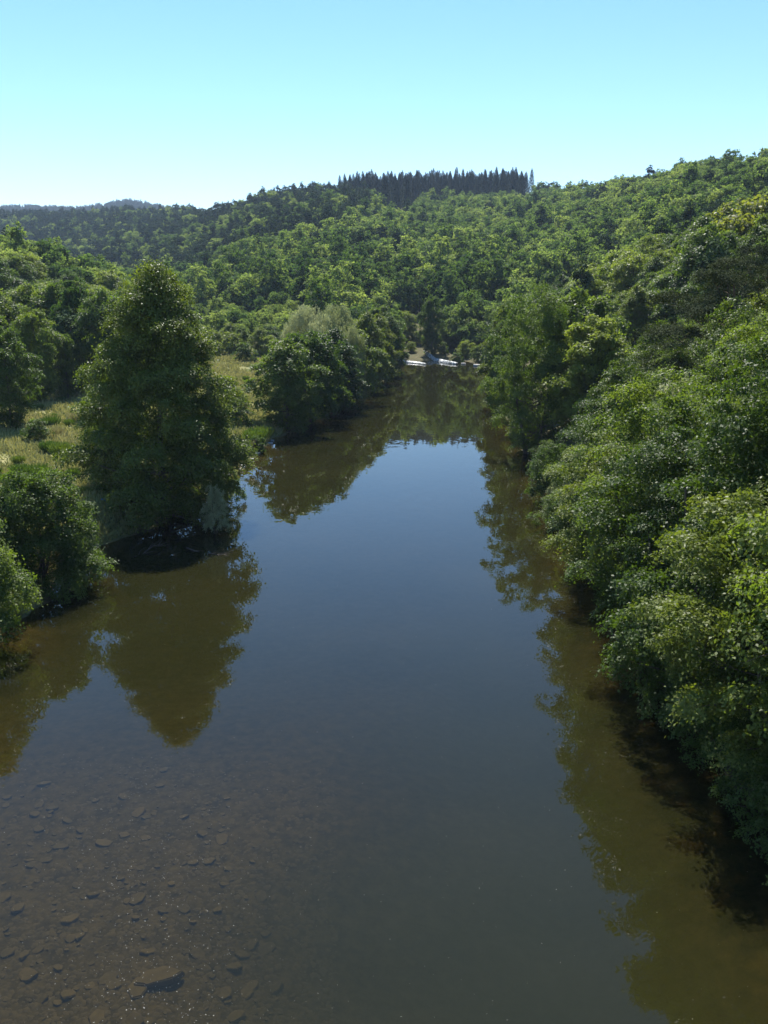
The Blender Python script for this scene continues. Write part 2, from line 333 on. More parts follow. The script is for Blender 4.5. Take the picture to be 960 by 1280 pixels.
def crown(mb, Ls, nspray, nleaf, leaf, rng, mi=0, up=.6, srad=None, droop=0, aspect=.62, jit=.55):
    ctot = np.array([l[1] ** 2 for l in Ls]); ctot /= ctot.sum()
    which = rng.choice(len(Ls), nspray * 2, p=ctot)
    C = np.array([l[0] for l in Ls]); Rr = np.array([l[1] for l in Ls]); Fl = np.array([l[2] for l in Ls])
    u = unit(rng.normal(size=(nspray * 2, 3)))
    flip = (u[:, 2] < -.15) & (rng.random(len(u)) < .7); u[flip, 2] *= -1
    sc3 = np.stack([Rr[which], Rr[which], Rr[which] * Fl[which]], 1)
    P = C[which] + u * sc3 * rng.uniform(.7, 1.22, (len(u), 1)) + rng.normal(size=(len(u), 3)) * Rr[which][:, None] * np.array([.12, .12, .06])
    inside = np.zeros(len(P), bool)
    for j in range(len(Ls)):
        d = (P - C[j]) / np.array([Rr[j], Rr[j], Rr[j] * Fl[j]]); dd = np.linalg.norm(d, axis=1)
        inside |= (dd < .68) & (which != j)
    keep = ~inside | (rng.random(len(P)) < .12)
    P = P[keep][:nspray]; u = u[keep][:nspray]; wh = which[keep][:nspray]
    n = len(P)
    if srad is None: srad = np.median(Rr) * .42
    sn = unit(u * .7 + np.array([0, 0, up]) + rng.normal(size=(n, 3)) * .25)
    k = np.repeat(np.arange(n), nleaf)
    sr = srad * rng.uniform(.6, 1.25, n)[k][:, None]
    off = rng.normal(size=(len(k), 3)) * .5; 
    nn = sn[k]
    off = off - nn * (off * nn).sum(1, keepdims=True) * .62
    Cc = P[k] + off * sr
    if droop: Cc[:, 2] -= droop * np.abs(rng.normal(size=len(k)))
    LN = nn + rng.normal(size=(len(k), 3)) * jit
    ltint = rng.uniform(0, 1, len(Ls))
    tint = np.clip(.6 * ltint[wh][k] + .4 * rng.uniform(0, 1, n)[k] * 1.0 + rng.normal(size=len(k)) * .12, 0, 1)
    ax = None
    if droop: ax = np.array([0, 0, -1.]) + rng.normal(size=(len(k), 3)) * .35
    leaves(mb, Cc, LN, leaf, rng, mi, tint, aspect, ax)
def limbs(mb, Ls, h, base, tr, rng, mi=0, lean=0.0, sides=7, maxn=26, stems=1):
    for s_ in range(stems):
        a = s_ * 2.4 + .3; off = 0 if stems == 1 else tr * 2.2
        pts = []; n = 7
        top = h * (.9 if stems == 1 else (.68 if s_ == 0 else .55))
        for i in range(n):
            q = i / (n - 1)
            sp = 0 if stems == 1 else q * h * .16
            pts.append([math.cos(a) * (off + sp) + rng.normal() * tr * .35 * (i > 0) + lean * q * h, math.sin(a) * (off + sp) + rng.normal() * tr * .35 * (i > 0), -.35 + q * (top + .35)])
        rad = [tr * (1.25 if i == 0 else 1) * (1 - .88 * i / (n - 1)) + .012 for i in range(n)]
        tube(mb, pts, rad, sides + 1, mi)
    for c, R0, fl in Ls[:maxn]:
        z0 = max(min(c[2] * .72, h * .8), base * .4 + .3); st = np.array([lean * z0, 0, z0])
        mid = (st + c) / 2 + np.array([0, 0, -.06 * h * rng.random()]) + rng.normal(size=3) * .12
        r0 = max(.02, tr * .34 * (1 - z0 / h * .6))
        tube(mb, [st, mid, c], [r0, r0 * .6, r0 * .22], 5, mi)
        for q in range(2):
            e = c + unit(rng.normal(size=3)) * R0 * .8
            tube(mb, [mid * .3 + c * .7, e], [r0 * .3, .008], 4, mi)

# proto library: near trees (thing > trunk, crown), far trees (a single mesh)
def proto(kind, h, rad, base, nl, flat, lr, nspray, nleaf, leaf, leafmat, seed, bark='bark', tr=None, stems=1, up=.6, droop=0, one=False, lean=0.0, srad=None, jit=.55, aspect=.62):
    rng = np.random.default_rng(seed)
    Ls = lobes(kind, h, base, rad, nl, flat, rng, lr)
    if lean: Ls = [(c + np.array([lean * c[2], 0, 0]), a_, b_) for c, a_, b_ in Ls]
    tr = tr or h * .016
    if one:
        mb = MB(); limbs(mb, Ls, h, base, tr, rng, 0, lean, 4, 6)
        crown(mb, Ls, nspray, nleaf, leaf, rng, 1, up, srad, droop, aspect, jit)
        return mb.mesh(kind + '_tree', [M[bark], M[leafmat]])
    mb = MB(); limbs(mb, Ls, h, base, tr, rng, 0, lean, stems=stems)
    cb = MB(); crown(cb, Ls, nspray, nleaf, leaf, rng, 0, up, srad, droop, aspect, jit * .75)
    return mb.mesh('trunk', [M[bark]]), cb.mesh('crown', [M[leafmat]])

def thing(name, pr, x, y, label, cat='tree', group=None, s=1, rz=None, z=None, sink=0.0):
    z = Hs(x, y) if z is None else z
    e = bpy.data.objects.new(name, None); COL.objects.link(e); e.empty_display_size = .3
    e.location = (x, y, z - sink); e.rotation_euler = (0, 0, random.uniform(0, 6.28) if rz is None else rz)
    e.scale = (s, s, s) if not isinstance(s, tuple) else s
    tag(e, label, cat, group)
    link('trunk', pr[0], e); link('crown', pr[1], e)
    return e
def PX(px, Y, z=3.0):
    d = Y * math.cos(PITCH) + (CAMZ - z) * math.sin(PITCH)
    return (px - 480) / FPX * d

# near prototypes
A1 = proto('alder', 16.8, 6.2, 0.1, 84, .46, .23, 4200, 54, .16, 'leaf_alder', 11, tr=.30, srad=.62)
A2 = proto('alder', 12, 4.5, 0.2, 54, .42, .24, 1550, 52, .135, 'leaf_alder', 12, tr=.20, stems=2, srad=.46)
B1 = proto('oval', 12, 4.7, 0.2, 56, .42, .24, 1550, 52, .135, 'leaf', 13, tr=.2, stems=3, srad=.46)
B2 = proto('round', 10, 4.6, 0.1, 52, .42, .24, 1550, 52, .13, 'leaf_alder', 14, tr=.16, stems=3, srad=.45)
BU = proto('dome', 6, 3.4, 0.0, 40, .7, .27, 1900, 44, .125, 'leaf', 15, tr=.1, stems=4, srad=.42)
SB = proto('dome', 3.2, 1.9, 0.0, 14, .75, .38, 420, 50, .10, 'leaf', 16, tr=.05, stems=4, srad=.3)
SIL = proto('dome', 3.0, 1.6, 0.1, 12, .8, .38, 260, 42, .10, 'leaf_silver', 17, tr=.05, stems=3, srad=.3)
WIL = proto('dome', 12.5, 5.2, 1.2, 22, .9, .34, 800, 40, .30, 'leaf_silver', 18, tr=.25, droop=.55, srad=.6, aspect=.35)
# mid prototypes
MA = proto('alder', 12, 4.0, .1, 30, .55, .29, 1000, 42, .26, 'leaf_alder', 21, srad=.62, tr=.2)
MB1 = proto('oval', 11, 4.1, .3, 28, .6, .31, 850, 42, .26, 'leaf', 22, srad=.62, tr=.2)
MB2 = proto('round', 9, 4.1, .2, 26, .6, .32, 800, 42, .25, 'leaf', 23, srad=.6, tr=.17)
MD = proto('oval', 12, 3.6, .5, 20, .7, .34, 560, 38, .30, 'leaf_dark', 24, srad=.6, tr=.2)
MP = proto('poplar', 15, 3.0, 1.0, 22, .9, .36, 560, 36, .32, 'leaf_dark', 25, srad=.6, tr=.2)
MS = proto('dome', 4, 2.2, 0, 12, .8, .4, 220, 36, .22, 'leaf', 26, srad=.42, tr=.06, stems=3)
# pine with open layered branches
PN = proto('pine', 13, 5.4, 4.2, 22, .26, .27, 700, 90, .17, 'needle_near', 27, bark='pine_bark', tr=.26, up=1.2, aspect=.3, srad=.55)
SLV = proto('oval', 10.5, 1.7, 5.5, 14, .7, .30, 130, 34, .12, 'leaf_silver', 28, tr=.1, srad=.4)

# ------------------------------------------------------------------ the left bank's own trees and bushes
thing('alder_tree', A1, PX(195, 60, 8), 61, 'tall dense alder at the left waterline, the largest tree of that bank', group=None, rz=1.1, s=(.92, .92, 1.0))
thing('alder_tree', A2, PX(140, 64, 5), 65, 'smaller alder pressed against the left flank of the tall alder', s=(.62, .62, .8), rz=2.0)
thing('bush', SB, PX(276, 66, 2) - .3, 66, 'green bush under the right flank of the tall alder', 'bush', s=(.9, .9, 1.2))
thing('bush', BU, -18.0, 46, 'big rounded leafy bush at the left waterline, directly below the tall alder', 'bush', s=(.92, .92, .98), rz=.5)
thing('bush', BU, -18.8, 37.5, 'leafy bush cut by the left edge of the photo, nearest to the bridge', 'bush', s=(.95, .95, 1.0), rz=2.4)
thing('bush', SB, -17.6, 50.6, 'small green bush squeezed between the big rounded bush and the dark alder', 'bush', s=.5)
thing('silver_shrub', SIL, PX(268, 57, 2), 57.0, 'silvery grey shrub hanging over the water at the foot of the tall alder', 'shrub', s=(.55, .55, 1.0), z=.1)
thing('silver_shrub', SIL, PX(150, 63, 2) - 1.5, 65, 'grey green shrub on the bank behind the tall alder', 'shrub', s=.9)

cl = [  # the row of alders on the left bank, towards the rapids
 (384, 101, MB1, 'front dark alder of the left bank row, beside the grassy point', .86, (.92, .92, .90)),
 (420, 109, MB2, 'second alder of the left bank row, its dark face above the water', .9, (1.0, 1.0, 1.15)),
 (440, 119, MA, 'third alder of the left bank row, in front of the silver willows', .9, (1.0, 1.0, .88)),
 (462, 130, MB1, 'middle alder of the left bank row, right of the silver willows', .9, (1.0, 1.0, .95)),
 (472, 145, MA, 'bright green topped alder late in the left bank row', 1, (.95, .95, 1.0)),
 (484, 158, MA, 'last but one alder of the left bank row, near the rapids', 1, (.9, .9, .95)),
 (487, 172, MA, 'farthest alder of the left bank row, beside the left rapids', 1, (.85, .85, .9)),
]
for px, Y, pr, lab, _, s_ in cl:
    x = PX(px, Y, 4); x = min(x, float(np.interp(Y, LY, LX)) - .2)
    thing('alder_tree', pr, x, Y, lab, s=s_)
for px, Y, lab, s_ in ((388, 122, 'pale silver willow with the broadest crown, behind the left bank alders', (.74, .74, .96)),
                       (418, 131, 'silver willow at the back of the left bank row, behind the broad one', (.66, .66, .98)),
                       (436, 127, 'drooping silver willow leaning towards the river', (.5, .5, .85))):
    thing('willow_tree', WIL, PX(px, Y, 5), Y, lab, s=s_)
for px, Y, pr, lab, s_ in (
 (12, 92, MB1, 'round leafy tree at the left edge beside the meadow', (.72, .72, .9)),
 (48, 112, MB1, 'broad bright green tree behind the one at the left edge', (.8, .8, 1.0)),
 (100, 128, MD, 'dark upright tree standing behind the meadow', (1.0, 1.0, 1.25)),
 (78, 138, MD, 'dark tree just left of the upright one behind the meadow', (1.0, 1.0, 1.2)),
 (84, 116, MB2, 'small pale green tree in front of the dark upright trees', (.5, .5, .85)),
 (140, 120, MB1, 'green tree looking out behind the left side of the tall alder', (1, 1, 1.2)),
 (318, 88, MS, 'low bush on the meadow slope above the grassy point', .4),
 (292, 96, MS, 'round green bush just right of the tall alder', .75),
 (300, 110, MS, 'bush half way up the open meadow right of the tall alder', .5),
 (286, 124, MS, 'wide bush at the back of the open meadow, right of the alder', .65),
 (338, 140, MS, 'grey green bush close behind the dark bank alders', .6),
 (306, 172, MS, 'dark bush behind the reddish grass patch', .9),
 (290, 186, MS, 'taller dark bush left behind the reddish grass patch', 1.1),
 (336, 182, MS, 'round yellow green bush behind the reddish grass patch', 1.0),
 (356, 150, MS, 'bush left of the silver willows', .9),
 (128, 103, MS, 'bush at the far edge of the left meadow', .8),
 (44, 84, MS, 'grey bush at the foot of the left edge tree', .55)):
    thing('bush' if pr is MS else 'broadleaf_tree', pr, PX(px, Y, 4), Y, lab, 'bush' if pr is MS else 'tree', s=s_)

# broom shrubs, upright stems
def broom_mesh(seed, n=900, h=1.3, r=.7, leafmat='broom', wdt=.05):
    rng = np.random.default_rng(seed); mb = MB()
    a = rng.uniform(0, 6.28, n); q = np.sqrt(rng.uniform(0, 1, n)) * r * .45
    B = np.stack([np.cos(a) * q, np.sin(a) * q, np.zeros(n)], 1)
    D = unit(np.stack([np.cos(a) * .5 * q / r * 2, np.sin(a) * .5 * q / r * 2, np.ones(n)], 1) + rng.normal(size=(n, 3)) * .14)
    ln = h * rng.uniform(.55, 1.1, (n, 1))
    side = unit(np.cross(D, rng.normal(size=(n, 3)))) * wdt
    V = np.stack([B - side * .5, B + side * .5, B + D * ln + side * .3, B + D * ln - side * .3], 1).reshape(-1, 3)
    V[:, 2] -= .05
    mb.add(V, np.arange(4 * n).reshape(-1, 4), 0, rng.uniform(0, 1, n))
    return mb.mesh('broom_shrub', [M[leafmat]])
br = [broom_mesh(31), broom_mesh(32, 700, 1.0, .9), broom_mesh(33, 400, .9, .6, 'dry', .03)]
bl = [(48, 66.5, 0, 1.05, 'upright bright green broom shrub in the middle of the meadow'),
      (24, 68, 0, .8, 'dark green broom shrub left of the bright upright one'),
      (2, 65, 1, .9, 'green broom shrub at the left edge of the meadow'),
      (20, 62.5, 2, 1.3, 'pale dry shrub in the front of the meadow'),
      (64, 92, 1, 1.2, 'yellow green broom shrub near the trees at the back of the meadow'),
      (60, 79, 1, 1.0, 'low broom shrub half way up the meadow'),
      (76, 76, 0, 1.1, 'broom shrub against the left side of the tall alder'),
      (98, 96, 2, 1.7, 'brown dry shrub at the far side of the meadow'),
      (72, 86, 2, 1.2, 'low straw coloured shrub behind the half way broom'),
      (336, 94, 1, 1.5, 'rounded grassy clump on the point beside the dark bank alders'),
      (322, 91, 1, 1.6, 'grassy clump on the point, left of the rounded one'),
      (312, 86, 2, 1.5, 'pale grass clump at the tip of the grassy point'),
      (36, 58, 2, 1.0, 'small straw coloured clump above the big rounded bush')]
for px, Y, k, s_, lab in bl:
    x = PX(px, Y, 2); x = min(x, float(np.interp(Y, LY, LX)) - .8)
    o = link('broom_shrub' if k < 2 else 'dry_shrub', br[k], loc=(x, Y, Hs(x, Y)), rz=random.uniform(0, 6), s=s_); tag(o, lab, 'shrub')

# meadow grass: nobody could count it
rng = np.random.default_rng(5)
n = 190000
gy = 34 + (190 - 34) * rng.random(n) ** 1.15; xl = np.interp(gy, LY, LX)
gx = xl - .2 - rng.random(n) ** 1.2 * (gy * .46 + 8 + xl)
rgt = (np.sin(gx * .5 + 1) * np.cos(gy * .33) + .7 * np.sin(gx * 1.1 + gy * .7) + rng.normal(size=n) * .35)
ok = rgt > -.9; gx, gy, rgt = gx[ok], gy[ok], rgt[ok]; n = len(gx)
gz = H(gx, gy); ok = gz > .06; gx, gy, gz, rgt = gx[ok], gy[ok], gz[ok], rgt[ok]; n = len(gx)
D = unit(np.array([0, 0, 1.]) + rng.normal(size=(n, 3)) * .38); ln = rng.uniform(.25, .75, (n, 1)) * (.8 + .25 * np.clip(rgt, -1, 1)[:, None])
sd_ = unit(np.cross(D, rng.normal(size=(n, 3)))) * (.035 + gy[:, None] * .0006)
B = np.stack([gx, gy, gz - .04], 1)
V = np.stack([B - sd_, B + sd_, B + D * ln + sd_ * .4, B + D * ln - sd_ * .4], 1).reshape(-1, 3)
tint = np.clip(.5 + .28 * rgt + rng.normal(size=n) * .12 , 0, 1)
mb = MB(); mb.add(V, np.arange(4 * n).reshape(-1, 4), 0, tint)
tag(link('meadow_grass', mb.mesh('meadow_grass', [M['grass']])), 'dry yellow green grass covering the left bank meadow', 'grass', kind='stuff')

# ------------------------------------------------------------------ right bank
thing('alder_tree', B1, PX(670, 86, 8), 87, 'tall rounded alder standing at the right waterline beyond the low round shrub', s=(.95, .95, 1.3), rz=.4)
thing('alder_tree', A2, PX(652, 100, 8) + 1, 101, 'slimmer alder directly left of and behind the tall right bank alder', s=(.8, .8, 1.1))
thing('alder_tree', MA, PX(632, 122, 5), 122, 'alder at the bend of the right bank, opposite the left bank row', s=(.85, .85, 1.1))
thing('alder_tree', MA, PX(622, 145, 5) + .5, 145, 'farthest tall tree on the right bank before the rapids', s=(.8, .8, 1.0))
thing('bush', SB, PX(685, 67, 3) + .6, 67, 'round light green shrub at the right waterline, in front of the tall alder', 'bush', s=(1.05, 1.05, 1.25))
thing('silver_shrub', SIL, PX(692, 62, 2) + .6, 62.5, 'small silver grey shrub at the right waterline', 'shrub', s=(.6, .6, .8))
thing('bush', SB, PX(672, 60, 1) + 1.3, 59, 'low pale green shrub touching the water on the right bank', 'bush', s=(.9, .9, .7))
thing('silver_tree', SLV, 13.2, 42.0, 'slim tree with silvery leaves between the green crowns of the right bank', s=(.8, .8, .97))
G = 'trees crowding the near right bank'
gl_ = 'leafy tree in the unbroken thicket of the near right bank'
rows = [
 ('waterline row of the right bank', [(16.5, 9, B1, .95), (14.6, 15, A2, .95), (12.9, 20.5, B1, (.9, .9, 1.05)), (12.2, 25.8, B2, (.9, .9, .88)), (12.1, 30.4, A2, (.9, .9, 1.05)), (12.2, 35, B2, (.92, .92, .9)),
   (12.4, 39.8, B1, (.86, .86, .95)), (12.6, 45, B2, (.92, .92, .8)), (13.0, 50.5, A2, (.84, .84, .86)), (14.3, 56, B2, (.78, .78, .76))]),
 ('second row of the right bank thicket', [(18, 21, A2, 1.1), (17.8, 28, B1, (.95, .95, 1.1)), (17.8, 35, A2, (1.0, 1.0, 1.12)), (18.0, 42.5, B1, (.9, .9, .9)), (18.4, 49.5, A2, (.9, .9, .98)), (18.8, 57, B1, (.85, .85, .76)), (19.5, 66, A2, (.8, .8, .82))]),
 ('upper row of the right bank thicket', [(23.5, 31, B1, 1.0), (23.8, 39.5, A2, (.95, .95, 1.05)), (23.5, 47, B2, (1.0, 1.0, .9)), (24, 54.5, B1, (.9, .9, .9)), (23.5, 62, B2, (.9, .9, .8)), (25, 72, B1, (.8, .8, .75)), (29.5, 50, B1, (.9, .9, .7)), (30, 66, B2, (.95, .95, .85))])]
ORD = ['nearest', 'second nearest', 'third', 'fourth', 'fifth', 'sixth', 'seventh', 'eighth', 'ninth', 'tenth', 'eleventh', 'twelfth', 'thirteenth']
for rn, lst in rows:
    for i, (x, y, pr, s_) in enumerate(lst):
        thing('broadleaf_tree', pr, x, y, ORD[i] + ' leafy tree from the bridge in the ' + rn, 'tree', G, s=s_)
for i, (x, y, s_) in enumerate(((11.5, 20.5, .9), (11.5, 23.5, .95), (11.5, 26.5, .9), (11.5, 29.5, .95), (11.6, 33, .9), (11.7, 37, .8), (11.9, 42, .8), (12.0, 47.5, .7), (12.6, 53, .6), (13.6, 72, .8), (13.8, 77, .8), (14.6, 95, .9))):
    thing('bush', SB, x, y, ORD[i] + ' low bush from the bridge at the shaded right waterline', 'bush', 'bushes along the right waterline', s=s_)
thing('pine_tree', PN, PX(922, 58, 16), 58, 'dark open pine with spreading branches above the right bank thicket', s=(1, 1, 1.0), rz=2.0, sink=.2)
thing('pine_tree', PN, PX(965, 66, 16), 66, 'dark pine behind the open one at the right edge', s=(.8, .8, 1.0), rz=.5)

# ------------------------------------------------------------------ hillside forest: individuals near, one mass beyond
FB = [proto('round', 9.5, 4.6, 1.0, 12, .7, .42, 170, 20, .62, 'leaf_far', 41, one=True, srad=.85),
      proto('oval', 11, 4.2, 1.2, 13, .75, .40, 170, 20, .62, 'leaf_far', 42, one=True, srad=.85),
      proto('round', 8.5, 4.9, .8, 13, .62, .40, 170, 20, .62, 'leaf_far', 43, one=True, srad=.85),
      proto('alder', 12, 3.9, 1.0, 14, .65, .38, 170, 20, .60, 'leaf_far', 44, one=True, srad=.8)]
FP = [proto('alder', 13, 2.9, 2.0, 12, .6, .40, 120, 20, .60, 'needle_pine', 45, 'pine_bark', one=True, srad=.7, aspect=.5),
      proto('pine', 12, 3.4, 2.5, 11, .6, .42, 120, 20, .60, 'needle_pine', 46, 'pine_bark', one=True, srad=.75, aspect=.5)]
FPOP = [proto('poplar', 15, 3.0, 1.0, 15, .9, .40, 190, 20, .55, 'leaf_far', 47, one=True, srad=.75),
        proto('poplar', 14, 3.4, 1.0, 15, .9, .40, 190, 20, .55, 'leaf_dark', 48, one=True, srad=.75)]
YEL = proto('round', 9.5, 5.0, 1.0, 12, .7, .42, 190, 20, .6, 'leaf_yellow', 49, one=True, srad=.85)
def spruce_mesh(seed, h=22, r=3.5):
    rng = np.random.default_rng(seed); mb = MB()
    tube(mb, [[0, 0, -.3], [0, 0, h * .5], [0, 0, h]], [.25, .14, .02], 5, 0)
    n = 3600; t = rng.random(n) ** .8; tier = np.round(t * 22) / 22 + rng.normal(size=n) * .006
    a = rng.uniform(0, 6.28, n); rad = r * (1 - np.clip(tier, 0, .995)) ** .58 * (.3 + .7 * np.sqrt(rng.random(n))) * (1 + .2 * np.sin(a * 5 + tier * 60))
    z = h * (.06 + .94 * tier) - rad * .28
    C = np.stack([np.cos(a) * rad, np.sin(a) * rad, z], 1)
    ax = np.stack([np.cos(a), np.sin(a), np.full(n, -.35)], 1) + rng.normal(size=(n, 3)) * .3
    leaves(mb, C, np.array([0, 0, 1.]) + rng.normal(size=(n, 3)) * .4, .75, rng, 1, rng.uniform(0, 1, n), .5, ax)
    return mb.mesh('spruce_tree', [M['bark'], M['needle_spruce']])
FS = [spruce_mesh(51), spruce_mesh(52, 20.5, 3.6)]

rng = np.random.default_rng(99)
pts = []
def scatter(y0, y1, sp, rlo=-.47, rhi=.47, maxr=1e9):
    y = y0
    while y < y1:
        dx = sp * (1 + .0000 * y)
        xs = np.arange(rlo * y - 4, rhi * y + 4, dx)
        for x in xs: pts.append((x + rng.uniform(-.42, .42) * dx, y + rng.uniform(-.42, .42) * sp))
        y += sp * .92
scatter(66, 130, 6.6); scatter(130, 420, 6.0); scatter(420, 1180, 7.0)
scatter(40, 420, 7.5, .475, .95); scatter(60, 420, 7.5, -.85, -.475)   # the woods go on beyond the picture's edges
pts = np.array(pts); X, Y = pts[:, 0], pts[:, 1]; Z = H(X, Y)
rr = X / Y; xl = np.interp(Y, LY, LX); xr = np.interp(Y, RY, RX)
keep = np.ones(len(X), bool)
# the river corridor and the open meadow stay free
keep &= ~((Y < 214) & (X > xl - 1.5) & (X < xr + 3.5))
keep &= ~((Y < 252) & (np.abs(X - (14 - (Y - 200) * .13)) < 7))
mead = (X < xl) & ((Y < 120) | ((Y < 182) & (rr > -.215)))
keep &= ~mead
keep &= ~((X > 0) & (Y < 70) & (rr < .47)) & ~((X > 0) & (X < 34) & (Y < 70)) & ~((X > 0) & (Y < 80) & (X < 33))
# line of sight: drop what a hill hides entirely
vis = np.ones(len(X), bool)
for k in np.linspace(.2, .97, 36):
    hz = H(X * k, Y * k) ; los = CAMZ + (Z + 13 - CAMZ) * k
    vis &= hz < los + 1.0
keep &= vis
X, Y, Z, rr = X[keep], Y[keep], Z[keep], rr[keep]
# kinds
kind = np.zeros(len(X), int)
u = rng.random(len(X)); patch = wob(X, Y, 55, 2)
pinep = np.where((rr < -.02) & (Y > 420), .72 + .4 * patch, .07 + .14 * (patch > .4))
pinep = np.where((rr < .02) & (Y > 560) & (rr >= -.02), .4, pinep)
pinep = np.where((rr < -.28) & (Y < 420), .05, pinep)
kind[u < pinep] = 1
val = (Y > 200) & (Y < 345) & (rr > -.25) & (rr < .12)
kind[val & (rng.random(len(X)) < .42)] = 2
# spruce plantation on the ridge
plant = (Y > 672) & (rr > -.052) & (rr < .158) | ((Y > 575) & (rr > -.006) & (rr < .036))
keepp = ~plant
X, Y, Z, rr, kind = X[keepp], Y[keepp], Z[keepp], rr[keepp], kind[keepp]
shrubz = (X < 0) & (((Y < 200) & (rr > -.25) & (rr < -.01)) | ((Y < 255) & (rr > -.23) & (rr < -.075)))
kind[shrubz] = 0
inframe = np.abs(rr) < .44
size = np.where(inframe, 1.0 / Y, .0)
scl = np.clip(rng.normal(.88, .19, len(X)), .5, 1.35); scl[shrubz] *= .55
rotz = rng.uniform(0, 6.28, len(X))
def region_label(x, y, r, kd):
    if kd == 1: return ('dark pine in the wooded slope left of the spruce plantation', 'dark pines on the left ridge') if r < -.02 and y > 400 else ('dark conifer scattered among the broadleaf trees', 'dark conifers scattered in the broadleaf woods')
    if kd == 2: return 'tall upright tree in the valley floor belt below the hill', 'upright trees in the valley belt'
    if r < -.25 and y < 420: return 'green broadleaf tree on the low left hill', 'trees on the low left hill'
    if x < 0 and y < 215: return 'young green tree in the thicket behind the left meadow', 'young trees behind the left meadow'
    if r > .10 and y < 215: return 'broadleaf tree on the lower right slope above the river', 'trees on the lower right slope'
    if r > .14: return 'green broadleaf tree in the closed wood of the right hillside', 'broadleaf trees of the right hillside'
    return 'green broadleaf tree in the wood facing the river, below the spruces', 'broadleaf trees of the middle hillside'
order = np.argsort(-size)
cnt = {0: 0, 1: 0, 2: 0}; rest = []
protos_far = {0: FB, 1: FP, 2: FPOP}; nm = {0: 'broadleaf_tree', 1: 'pine_tree', 2: 'upright_tree'}
first = {}
for i in order:
    kd = int(kind[i])
    if size[i] <= 0 or cnt[kd] >= 290:
        if not (kd == 0 and size[i] > 0 and Y[i] < 150): rest.append(i); continue
    cnt[kd] += 1
    lab, grp = region_label(X[i], Y[i], rr[i], kd)
    s_ = float(scl[i])
    if Y[i] < 205 and kd == 0:
        pr = (MA, MB1, MB2, MB1)[i % 4] if X[i] > 0 else (MB1, MB2)[i % 2]
        wd_ = 'tapering' if pr is MA else ('oval crowned' if pr is MB1 else 'low rounded')
        lab = lab.replace('green broadleaf tree', wd_ + ' broadleaf tree').replace('young green', 'young ' + wd_)
        if not lab.startswith(wd_) and 'young' not in lab: lab = wd_ + ' ' + lab
        thing(nm[kd], pr, float(X[i]), float(Y[i]), lab, 'tree', grp, s=s_ * .95, rz=float(rotz[i]), sink=.15)
    else:
        pv = protos_far[kd]; me = pv[i % len(pv)]
        o = link(nm[kd], me, loc=(float(X[i]), float(Y[i]), float(Z[i]) - .2), rz=float(rotz[i]), s=s_); tag(o, lab, 'tree', grp)
        first.setdefault(me.name, o)
for lst in (FB, FP, FPOP):
    for me in lst:
        if me.name not in first: first[me.name] = None
x, y = PX(945, 150, 30), 150.0
o = link('yellow_tree', YEL, loc=(x, y, Hs(x, y) + 1.0), s=1.3); tag(o, 'round yellow tinged tree on the upper right slope behind the pine', 'tree')

# spruces on the ridge, all individual
k = 0
for Yr, sp_ in ((690, 6.4), (704, 6.4), (718, 6.4), (732, 6.4), (746, 6.4), (759, 6.2), (772, 6.2), (786, 3.7), (793, 3.7)):
    for xs in np.arange(PX(430, Yr, 90) + rng.uniform(-3, 6), PX(655, Yr, 90) + rng.uniform(-6, 8), sp_):
        x = float(xs + rng.uniform(-1, 1)); yy_ = float(Yr + rng.uniform(-3, 3))
        o = link('spruce_tree', FS[k % 2], loc=(x, yy_, Hs(x, yy_) - .2), rz=float(rng.uniform(0, 6)), s=float(rng.uniform(.78, 1.06)))
        tag(o, 'dark narrow spruce in the even plantation along the ridge top', 'tree', 'spruces of the ridge plantation'); k += 1
for Yr in (608, 622, 636, 650, 664, 677):
    for xs in np.arange(PX(482, Yr, 80), PX(510, Yr, 80), 6.5):
        x = float(xs + rng.uniform(-1, 1)); yy_ = float(Yr + rng.uniform(-4, 4))
        o = link('spruce_tree', FS[k % 2], loc=(x, yy_, Hs(x, yy_) - .2), rz=float(rng.uniform(0, 6)), s=float(rng.uniform(.8, 1.0)))
        tag(o, 'dark spruce in the tongue that runs down from the ridge plantation', 'tree', 'spruces of the tongue below the plantation'); k += 1

